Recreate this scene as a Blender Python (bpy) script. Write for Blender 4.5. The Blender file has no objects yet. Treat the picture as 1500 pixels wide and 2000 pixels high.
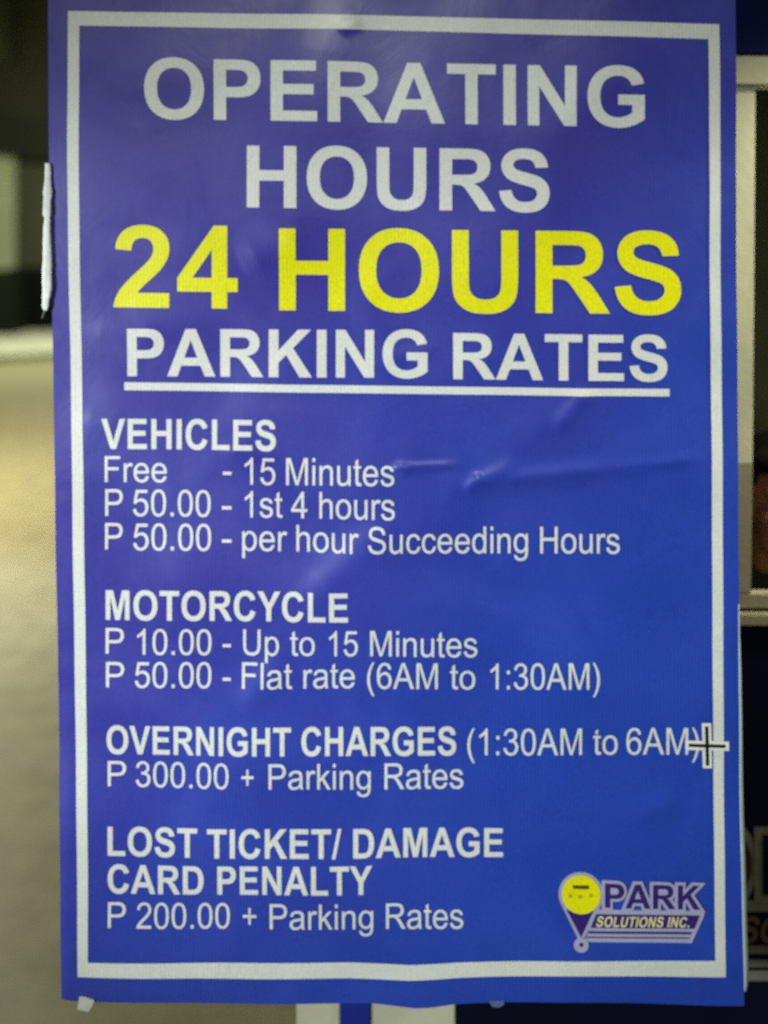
import bpy, bmesh, math, random
import numpy as np
from mathutils import Vector, geometry
random.seed(7)
C = bpy.context.scene.collection
scene = bpy.context.scene

# ------------------------------------------------------------------ camera
EYE = 1.6            # height of the lens above the floor
D = 1.6              # lens to sign
S = 0.0008           # metres per unit of the sign's own layout grid
cam = bpy.data.cameras.new('camera'); co = bpy.data.objects.new('camera', cam); C.objects.link(co)
co.location = (0, -D, EYE); co.rotation_euler = (math.radians(90), 0, 0)
cam.sensor_fit = 'HORIZONTAL'; cam.sensor_width = 36; cam.lens = 36 * D / (1500 * S)
cam.shift_y = -550 / 1500
cam.clip_start = 0.05; cam.clip_end = 200
cam.dof.use_dof = True; cam.dof.focus_distance = 1.36
cam.dof.aperture_fstop = cam.lens / 1000 / (2 * 0.0122)
scene.camera = co
scene.cycles.use_denoising = False      # keep the fine grain of a phone picture

# ------------------------------------------------------------------ world, exposure
w = bpy.data.worlds.new("World"); scene.world = w; w.use_nodes = True
bg = w.node_tree.nodes['Background']; bg.inputs[0].default_value = (0.75, 0.8, 0.62, 1); bg.inputs[1].default_value = 0.09
vs = scene.view_settings
vs.view_transform = 'Standard'; vs.look = 'None'; vs.gamma = 1; vs.exposure = 0; vs.use_curve_mapping = False

def area(name, loc, aim, size, size_y, power, col, spread=180):
    l = bpy.data.lights.new(name, 'AREA'); l.shape = 'RECTANGLE'; l.size = size; l.size_y = size_y
    l.energy = power; l.color = col; l.spread = math.radians(spread)
    o = bpy.data.objects.new(name, l); C.objects.link(o); o.location = loc
    o.rotation_euler = (Vector(aim) - Vector(loc)).to_track_quat('-Z', 'Y').to_euler()
    return o
def spot(name, loc, aim, power, col, size, blend=1.0, radius=0.15):
    l = bpy.data.lights.new(name, 'SPOT'); l.energy = power; l.color = col
    l.spot_size = math.radians(size); l.spot_blend = blend; l.shadow_soft_size = radius
    o = bpy.data.objects.new(name, l); C.objects.link(o); o.location = loc
    o.rotation_euler = (Vector(aim) - Vector(loc)).to_track_quat('-Z', 'Y').to_euler()
    return o
# ceiling strip behind the photographer, seen as the grey sheen at the top of the vinyl
area('ceiling_lamp', (-0.36, -3.3, 2.86), (-0.1, 0, 1.75), 0.5, 0.18, 9.5, (1.0, 0.93, 0.66))
# soft cool lamp at the front left: falls off towards the corners of the sign
spot('front_lamp', (-2.75, -2.5, 1.30), (0.04, 0, 1.05), 665, (0.88, 0.96, 1.0), 35, 1.0, 0.30)
# small unseen lamp, added to give the creases their sheen
area('crease_fill', (-0.05, -2.5, 2.72), (0.1, 0, 1.1), 0.45, 0.3, 6, (0.85, 0.93, 1.0))
# garage lamp over the lane, then an unseen one added to brighten kerb and wall
area('lane_lamp', (-3.6, 4.4, 2.7), (-3.0, 4.6, 0), 1.2, 1.2, 212, (1.0, 0.95, 0.72))
area('far_fill', (-3.9, 11.0, 3.4), (-4.4, 12.0, 0.2), 0.8, 0.8, 150, (0.95, 1.0, 0.74))
# unseen lamps, added: one brightens the window jamb, a dim one the booth interior
spot('jamb_fill', (1.55, -0.12, 2.25), (0.60, 0.16, 1.34), 130, (1.0, 0.95, 0.70), 50, 0.9, 0.05)
area('booth_inside_fill', (1.05, 0.35, 2.05), (0.85, 0.6, 1.1), 0.3, 0.3, 4.2, (1.0, 0.95, 0.66))

# ------------------------------------------------------------------ helpers
def Pt(px, py, Y=0.0):
    k = (D + Y) / D
    return Vector(((px - 750) * S * k, Y, EYE - (py - 450) * S * k))

def new_mat(name, col, rough=0.6, bump=0.0, bscale=40, var=0.12, vscale=6, metallic=0, spec=0.5):
    m = bpy.data.materials.new(name); m.use_nodes = True
    nt = m.node_tree; n = nt.nodes; L = nt.links; b = n['Principled BSDF']
    b.inputs['Roughness'].default_value = rough; b.inputs['Metallic'].default_value = metallic
    b.inputs['Specular IOR Level'].default_value = spec
    g = n.new('ShaderNodeNewGeometry')
    nz = n.new('ShaderNodeTexNoise'); nz.inputs['Scale'].default_value = vscale; nz.inputs['Detail'].default_value = 6
    L.new(g.outputs['Position'], nz.inputs['Vector'])
    r = n.new('ShaderNodeMapRange'); r.inputs[1].default_value = 0.3; r.inputs[2].default_value = 0.7
    r.inputs[3].default_value = 1 - var; r.inputs[4].default_value = 1 + var
    L.new(nz.outputs[0], r.inputs[0])
    mx = n.new('ShaderNodeVectorMath'); mx.operation = 'SCALE'; mx.inputs[0].default_value = col[:3]
    L.new(r.outputs[0], mx.inputs['Scale']); L.new(mx.outputs[0], b.inputs['Base Color'])
    if bump:
        n2 = n.new('ShaderNodeTexNoise'); n2.inputs['Scale'].default_value = bscale; n2.inputs['Detail'].default_value = 5
        L.new(g.outputs['Position'], n2.inputs['Vector'])
        bp = n.new('ShaderNodeBump'); bp.inputs['Strength'].default_value = bump; bp.inputs['Distance'].default_value = 0.004
        L.new(n2.outputs[0], bp.inputs['Height']); L.new(bp.outputs[0], b.inputs['Normal'])
    return m

def vinyl_mat(name, col, col2=None, grain=0.10, weave=0.10):
    """printed tarpaulin: ink tone, woven scrim showing through, fine grain, satin gloss"""
    m = bpy.data.materials.new(name); m.use_nodes = True
    nt = m.node_tree; n = nt.nodes; L = nt.links; b = n['Principled BSDF']
    b.inputs['Roughness'].default_value = 0.36
    b.inputs['Specular IOR Level'].default_value = 0.75
    g = n.new('ShaderNodeNewGeometry')
    if col2:
        # uneven screen tint put into the ink colour, violet blue to clear blue
        dt = n.new('ShaderNodeVectorMath'); dt.operation = 'DOT_PRODUCT'; dt.inputs[1].default_value = (0.75, 0, -0.62)
        L.new(g.outputs['Position'], dt.inputs[0])
        nn = n.new('ShaderNodeTexNoise'); nn.inputs['Scale'].default_value = 2.6; nn.inputs['Detail'].default_value = 4
        L.new(g.outputs['Position'], nn.inputs['Vector'])
        a1 = n.new('ShaderNodeMath'); a1.operation = 'MULTIPLY_ADD'; a1.inputs[1].default_value = 0.9
        L.new(nn.outputs[0], a1.inputs[0]); L.new(dt.outputs['Value'], a1.inputs[2])
        mr = n.new('ShaderNodeMapRange'); mr.interpolation_type = 'SMOOTHSTEP'
        mr.inputs[1].default_value = -0.72; mr.inputs[2].default_value = 0.28
        L.new(a1.outputs[0], mr.inputs[0])
        cm = n.new('ShaderNodeMix'); cm.data_type = 'RGBA'
        cm.inputs[6].default_value = (*col, 1); cm.inputs[7].default_value = (*col2, 1)
        L.new(mr.outputs[0], cm.inputs[0]); base = cm.outputs[2]
    else:
        rg = n.new('ShaderNodeRGB'); rg.outputs[0].default_value = (*col, 1); base = rg.outputs[0]
    gr = n.new('ShaderNodeTexNoise'); gr.inputs['Scale'].default_value = 420; gr.inputs['Detail'].default_value = 2
    L.new(g.outputs['Position'], gr.inputs['Vector'])
    r1 = n.new('ShaderNodeMapRange'); r1.inputs[1].default_value = 0.3; r1.inputs[2].default_value = 0.7
    r1.inputs[3].default_value = 1 - grain; r1.inputs[4].default_value = 1 + grain
    L.new(gr.outputs[0], r1.inputs[0])
    wv = n.new('ShaderNodeTexWave'); wv.wave_type = 'BANDS'; wv.bands_direction = 'X'
    wv.inputs['Scale'].default_value = 56; wv.inputs['Distortion'].default_value = 3.0; wv.inputs['Detail'].default_value = 2
    wv.inputs['Detail Scale'].default_value = 0.6
    L.new(g.outputs['Position'], wv.inputs['Vector'])
    n3 = n.new('ShaderNodeTexNoise'); n3.inputs['Scale'].default_value = 3.0
    L.new(g.outputs['Position'], n3.inputs['Vector'])
    am = n.new('ShaderNodeMapRange'); am.inputs[1].default_value = 0.42; am.inputs[2].default_value = 0.62
    am.inputs[3].default_value = 0.15 * weave; am.inputs[4].default_value = weave
    L.new(n3.outputs[0], am.inputs[0])
    wc = n.new('ShaderNodeMath'); wc.operation = 'SUBTRACT'; wc.inputs[1].default_value = 0.5; L.new(wv.outputs['Fac'], wc.inputs[0])
    wm = n.new('ShaderNodeMath'); wm.operation = 'MULTIPLY_ADD'
    L.new(wc.outputs[0], wm.inputs[0]); L.new(am.outputs[0], wm.inputs[1]); L.new(r1.outputs[0], wm.inputs[2])
    sc = n.new('ShaderNodeVectorMath'); sc.operation = 'SCALE'
    L.new(base, sc.inputs[0]); L.new(wm.outputs[0], sc.inputs['Scale']); L.new(sc.outputs[0], b.inputs['Base Color'])
    sm_ = n.new('ShaderNodeTexNoise'); sm_.inputs['Scale'].default_value = 5.5; sm_.inputs['Detail'].default_value = 7; sm_.inputs['Distortion'].default_value = 0.8
    L.new(g.outputs['Position'], sm_.inputs['Vector'])
    rr_ = n.new('ShaderNodeMapRange'); rr_.inputs[1].default_value = 0.35; rr_.inputs[2].default_value = 0.68; rr_.inputs[3].default_value = 0.30; rr_.inputs[4].default_value = 0.46
    L.new(sm_.outputs[0], rr_.inputs[0]); L.new(rr_.outputs[0], b.inputs['Roughness'])
    tr_ = n.new('ShaderNodeMapRange'); tr_.inputs[1].default_value = 0.3; tr_.inputs[2].default_value = 0.7; tr_.inputs[3].default_value = 0.93; tr_.inputs[4].default_value = 1.06
    L.new(sm_.outputs[0], tr_.inputs[0])
    s3_ = n.new('ShaderNodeVectorMath'); s3_.operation = 'SCALE'; L.new(sc.outputs[0], s3_.inputs[0]); L.new(tr_.outputs[0], s3_.inputs['Scale']); L.new(s3_.outputs[0], b.inputs['Base Color'])
    n2 = n.new('ShaderNodeTexNoise'); n2.inputs['Scale'].default_value = 14; n2.inputs['Detail'].default_value = 5; n2.inputs['Distortion'].default_value = 0.6
    L.new(g.outputs['Position'], n2.inputs['Vector'])
    bp = n.new('ShaderNodeBump'); bp.inputs['Strength'].default_value = 0.15; bp.inputs['Distance'].default_value = 0.006
    L.new(n2.outputs[0], bp.inputs['Height']); L.new(bp.outputs[0], b.inputs['Normal'])
    return m

def empty(name, label, cat, loc=(0, 0, 0), group=None):
    o = bpy.data.objects.new(name, None); C.objects.link(o); o.location = loc; o.empty_display_size = 0.1
    o['label'] = label; o['category'] = cat
    if group: o['group'] = group
    return o

def link_mesh(name, verts, faces, mat, parent=None, smooth=False, label=None, kind=None):
    off = Vector((0, 0, 0))
    p = parent
    while p is not None: off = off + Vector(p.location); p = p.parent
    me = bpy.data.meshes.new(name)
    me.from_pydata([tuple(Vector(v) - off) for v in verts], [], faces)
    me.materials.append(mat)
    if smooth: me.shade_smooth()
    o = bpy.data.objects.new(name, me); C.objects.link(o); o.parent = parent
    if label: o['label'] = label
    if kind: o['kind'] = kind
    return o

def from_bm(name, bm, mat, parent=None, smooth=False, label=None, kind=None):
    bm.normal_update()
    o = link_mesh(name, [v.co.copy() for v in bm.verts], [[v.index for v in f.verts] for f in bm.faces], mat, parent, smooth, label, kind)
    bm.free(); return o

def box_bm(lo, hi, bevel=0.0):
    bm = bmesh.new(); bmesh.ops.create_cube(bm, size=1)
    for v in bm.verts:
        v.co = Vector([lo[i] + (v.co[i] + 0.5) * (hi[i] - lo[i]) for i in range(3)])
    if bevel: bmesh.ops.bevel(bm, geom=bm.edges[:], offset=bevel, segments=2, affect='EDGES')
    bm.verts.index_update(); return bm

def pbox(name, x0, y0, x1, y1, Y, depth, mat, parent=None, bevel=0.003, **k):
    """box whose front face covers a layout rectangle at distance Y behind the sign"""
    a = Pt(x0, y1, Y); b = Pt(x1, y0, Y)
    return from_bm(name, box_bm((a.x, Y, a.z), (b.x, Y + depth, b.z), bevel), mat, parent, **k)

def prism(name, pts, Y, depth, mat, parent=None, **k):
    """extruded polygon given on the layout grid at distance Y"""
    n = len(pts); f = [Pt(x, y, Y) for x, y in pts]; bk = [v + Vector((0, depth, 0)) for v in f]
    faces = [list(range(n))[::-1], list(range(n, 2 * n))] + [[i, (i + 1) % n, n + (i + 1) % n, n + i] for i in range(n)]
    o = link_mesh(name, f + bk, faces, mat, parent, **k)
    bm = bmesh.new(); bm.from_mesh(o.data); bmesh.ops.recalc_face_normals(bm, faces=bm.faces); bm.to_mesh(o.data); bm.free()
    return o

# ------------------------------------------------------------------ the vinyl's relief
def seg(px, py, x0, y0, x1, y1, wd, amp, fade=0.25):
    dx, dy = x1 - x0, y1 - y0; L2 = dx * dx + dy * dy
    t = ((px - x0) * dx + (py - y0) * dy) / L2
    tc = np.clip(t, 0, 1)
    d = np.hypot(px - (x0 + tc * dx), py - (y0 + tc * dy))
    env = np.clip(np.minimum(t + 0.02, 1.02 - t) / fade, 0, 1)
    return amp * env * np.exp(-(d / wd) ** 2)

CREASES = [  # x0 y0 x1 y1 width(px) height(mm)
    (755, 912, 905, 906, 5.5, 1.5), (770, 905, 800, 925, 8, 1.2),
    (905, 958, 940, 925, 8, 1.7), (915, 948, 1010, 900, 11, 2.0), (935, 940, 1210, 912, 12, 2.6), (1180, 916, 1380, 894, 9, 1.1),
    (1080, 840, 1155, 755, 12, 2.2), (590, 1175, 780, 1005, 24, 2.2),
    (1170, 735, 560, 1235, 42, 2.2), (640, -40, 560, 560, 60, 2.4),
    (430, 878, 560, 890, 10, 0.9), (158, 816, 240, 834, 14, 0.6), (470, 1385, 560, 1290, 20, 1.8),
    (660, 60, 705, 40, 9, 1.2), (470, 515, 600, 455, 30, 1.7), (160, 640, 320, 655, 20, 0.8),
    (735, 705, 860, 680, 12, 0.9), (1230, 1600, 1330, 1560, 18, 1.2),
]
def relief(px, py):
    px = np.asarray(px, float); py = np.asarray(py, float)
    x = px * S; y = py * S
    h = 0.0022 * np.sin(2 * np.pi * (x * 1.1 + y * 0.55) + 0.7) + 0.0013 * np.sin(2 * np.pi * (x * 1.9 - y * 1.5) + 2.1)
    h += 0.0007 * np.sin(2 * np.pi * (x * 4.3 + y * 2.2)) + 0.0007 * np.sin(2 * np.pi * (y * 4.9 - x * 1.3) + 1.0)
    for (x0, y0, x1, y1, wd, am) in CREASES:
        h = h + seg(px, py, x0, y0, x1, y1, wd * 1.45, am * 0.0019)
    h = h + 0.002 * np.exp(-((px - 830) / 60) ** 2) * np.clip((py - 1800) / 160, 0, 1) ** 2
    # left hem rolls slightly back
    h = h - 0.004 * np.clip((py - 1100) / 800, 0, 1) * np.exp(-((px - 112) / 14) ** 2)
    return h
LE = ([-60, 0, 250, 500, 750, 950, 1300, 1650, 1952], [94, 95, 96, 100, 103.5, 107, 112, 115.5, 119])
RE = ([-60, 0, 350, 700, 1000, 1300, 1650, 1960], [1435.5, 1436, 1437.5, 1441.5, 1443, 1444, 1446, 1452])
BE = ([100, 119, 550, 640, 725, 770, 810, 840, 890, 1000, 1200, 1460], [1952, 1953, 1961, 1961, 1960, 1964, 1968, 1967, 1962, 1960, 1960, 1961])
def bottom(px): return np.interp(px, *BE)
def ribs(px, py, off):
    h = relief(px, py)
    return [Vector((float((a - 750) * S), float(-hh - off), float(EYE - (b - 450) * S))) for a, b, hh in zip(px, py, h)]

# ------------------------------------------------------------------ lettering outlines
BOLD = {
'A': (1479, "1471 0 1149 0 1021 333 435 333 314 0 0 0 571 1466 884 1466|926 580 724 1124 526 580"),
'C': (1479, "1087 539 1374 448 Q 1308 208 1154.5 91.5 1001 -25 765 -25 473 -25 285 174.5 97 374 97 720 97 1086 286 1288.5 475 1491 783 1491 1052 1491 1220 1332 1320 1238 1370 1062 L 1077 992 Q 1051 1106 968.5 1172 886 1238 768 1238 605 1238 503.5 1121 402 1004 402 742 402 464 502 346 602 228 762 228 880 228 965 303 1050 378 1087 539"),
'D': (1479, "148 0 148 1466 689 1466 Q 872 1466 968 1438 1097 1400 1189 1303 1281 1206 1329 1065.5 1377 925 1377 719 1377 538 1332 407 1277 247 1175 148 1098 73 967 31 869 0 705 0|444 1218 444 247 665 247 Q 789 247 844 261 916 279 963.5 322 1011 365 1041 463.5 1071 562 1071 732 1071 902 1041 993 1011 1084 957 1135 903 1186 820 1204 758 1218 577 1218"),
'E': (1366, "149 0 149 1466 1236 1466 1236 1218 445 1218 445 893 1181 893 1181 646 445 646 445 247 1264 247 1264 0"),
'G': (1593, "829 539 829 786 1467 786 1467 202 Q 1374 112 1197.5 43.5 1021 -25 840 -25 610 -25 439 71.5 268 168 182 347.5 96 527 96 738 96 967 192 1145 288 1323 473 1418 614 1491 824 1491 1097 1491 1250.5 1376.5 1404 1262 1448 1060 L 1154 1005 Q 1123 1113 1037.5 1175.5 952 1238 824 1238 630 1238 515.5 1115 401 992 401 750 401 489 517 358.5 633 228 821 228 914 228 1007.5 264.5 1101 301 1168 353 L 1168 539"),
'H': (1479, "150 0 150 1466 446 1466 446 889 1026 889 1026 1466 1322 1466 1322 0 1026 0 1026 641 446 641 446 0"),
'I': (569, "140 0 140 1466 436 1466 436 0"),
'K': (1479, "152 0 152 1466 448 1466 448 815 1046 1466 1444 1466 892 895 1474 0 1091 0 688 688 448 443 448 0"),
'L': (1251, "157 0 157 1466 453 1466 453 247 1189 247 1189 0"),
'M': (1706, "145 0 145 1466 588 1466 854 466 1117 1466 1561 1466 1561 0 1286 0 1286 1154 995 0 710 0 420 1154 420 0"),
'N': (1479, "152 0 152 1466 440 1466 1040 487 1040 1466 1315 1466 1315 0 1018 0 427 956 427 0"),
'O': (1593, "89 724 Q 89 948 156 1100 206 1212 292.5 1301 379 1390 482 1433 619 1491 798 1491 1122 1491 1316.5 1290 1511 1089 1511 731 1511 376 1318 175.5 1125 -25 802 -25 475 -25 282 174.5 89 374 89 724|394 734 Q 394 485 509 356.5 624 228 801 228 978 228 1091.5 355.5 1205 483 1205 738 1205 990 1094.5 1114 984 1238 801 1238 618 1238 506 1112.5 394 987 394 734"),
'P': (1366, "149 0 149 1466 624 1466 Q 894 1466 976 1444 1102 1411 1187 1300.5 1272 1190 1272 1015 1272 880 1223 788 1174 696 1098.5 643.5 1023 591 945 574 839 553 638 553 L 445 553 445 0|445 1218 445 802 607 802 Q 782 802 841 825 900 848 933.5 897 967 946 967 1011 967 1091 920 1143 873 1195 801 1208 748 1218 588 1218"),
'R': (1479, "150 0 150 1466 773 1466 Q 1008 1466 1114.5 1426.5 1221 1387 1285 1286 1349 1185 1349 1055 1349 890 1252 782.5 1155 675 962 647 1058 591 1120.5 524 1183 457 1289 286 L 1468 0 1114 0 900 319 Q 786 490 744 534.5 702 579 655 595.5 608 612 506 612 L 446 612 446 0|446 846 665 846 Q 878 846 931 864 984 882 1014 926 1044 970 1044 1036 1044 1110 1004.5 1155.5 965 1201 893 1213 857 1218 677 1218 L 446 1218"),
'S': (1366, "74 477 362 505 Q 388 360 467.5 292 547 224 682 224 825 224 897.5 284.5 970 345 970 426 970 478 939.5 514.5 909 551 833 578 781 596 596 642 358 701 262 787 127 908 127 1082 127 1194 190.5 1291.5 254 1389 373.5 1440 493 1491 662 1491 938 1491 1077.5 1370 1217 1249 1224 1047 L 928 1034 Q 909 1147 846.5 1196.5 784 1246 659 1246 530 1246 457 1193 410 1159 410 1102 410 1050 454 1013 510 966 726 915 942 864 1045.5 809.5 1149 755 1207.5 660.5 1266 566 1266 427 1266 301 1196 191 1126 81 998 27.5 870 -26 679 -26 401 -26 252 102.5 103 231 74 477"),
'T': (1251, "479 0 479 1218 44 1218 44 1466 1209 1466 1209 1218 775 1218 775 0"),
'U': (1479, "147 1466 443 1466 443 672 Q 443 483 454 427 473 337 544.5 282.5 616 228 740 228 866 228 930 279.5 994 331 1007 406 1020 481 1020 655 L 1020 1466 1316 1466 1316 696 Q 1316 432 1292 323 1268 214 1203.5 139 1139 64 1031 19.5 923 -25 749 -25 539 -25 430.5 23.5 322 72 259 149.5 196 227 176 312 147 438 147 684"),
'V': (1366, "523 0 -1 1466 320 1466 691 381 1050 1466 1364 1466 839 0"),
'Y': (1366, "532 0 532 617 -5 1466 342 1466 687 886 1025 1466 1366 1466 827 615 827 0"),
'/': (569, "1 -25 364 1491 570 1491 211 -25"),
'2': (1139, "1036 261 1036 0 51 0 Q 67 148 147 280.5 227 413 463 632 653 809 696 872 754 959 754 1044 754 1138 703.5 1188.5 653 1239 564 1239 476 1239 424 1186 372 1133 364 1010 L 84 1038 Q 109 1270 241 1371 373 1472 571 1472 788 1472 912 1355 1036 1238 1036 1064 1036 965 1000.5 875.5 965 786 888 688 837 623 704 501 571 379 535.5 339 500 299 478 261"),
'4': (1139, "638 0 638 295 38 295 38 541 674 1472 910 1472 910 542 1092 542 1092 295 910 295 910 0|638 542 638 1043 301 542"),
'.': (569, "147 0 147 281 428 281 428 0"),
}
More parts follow.
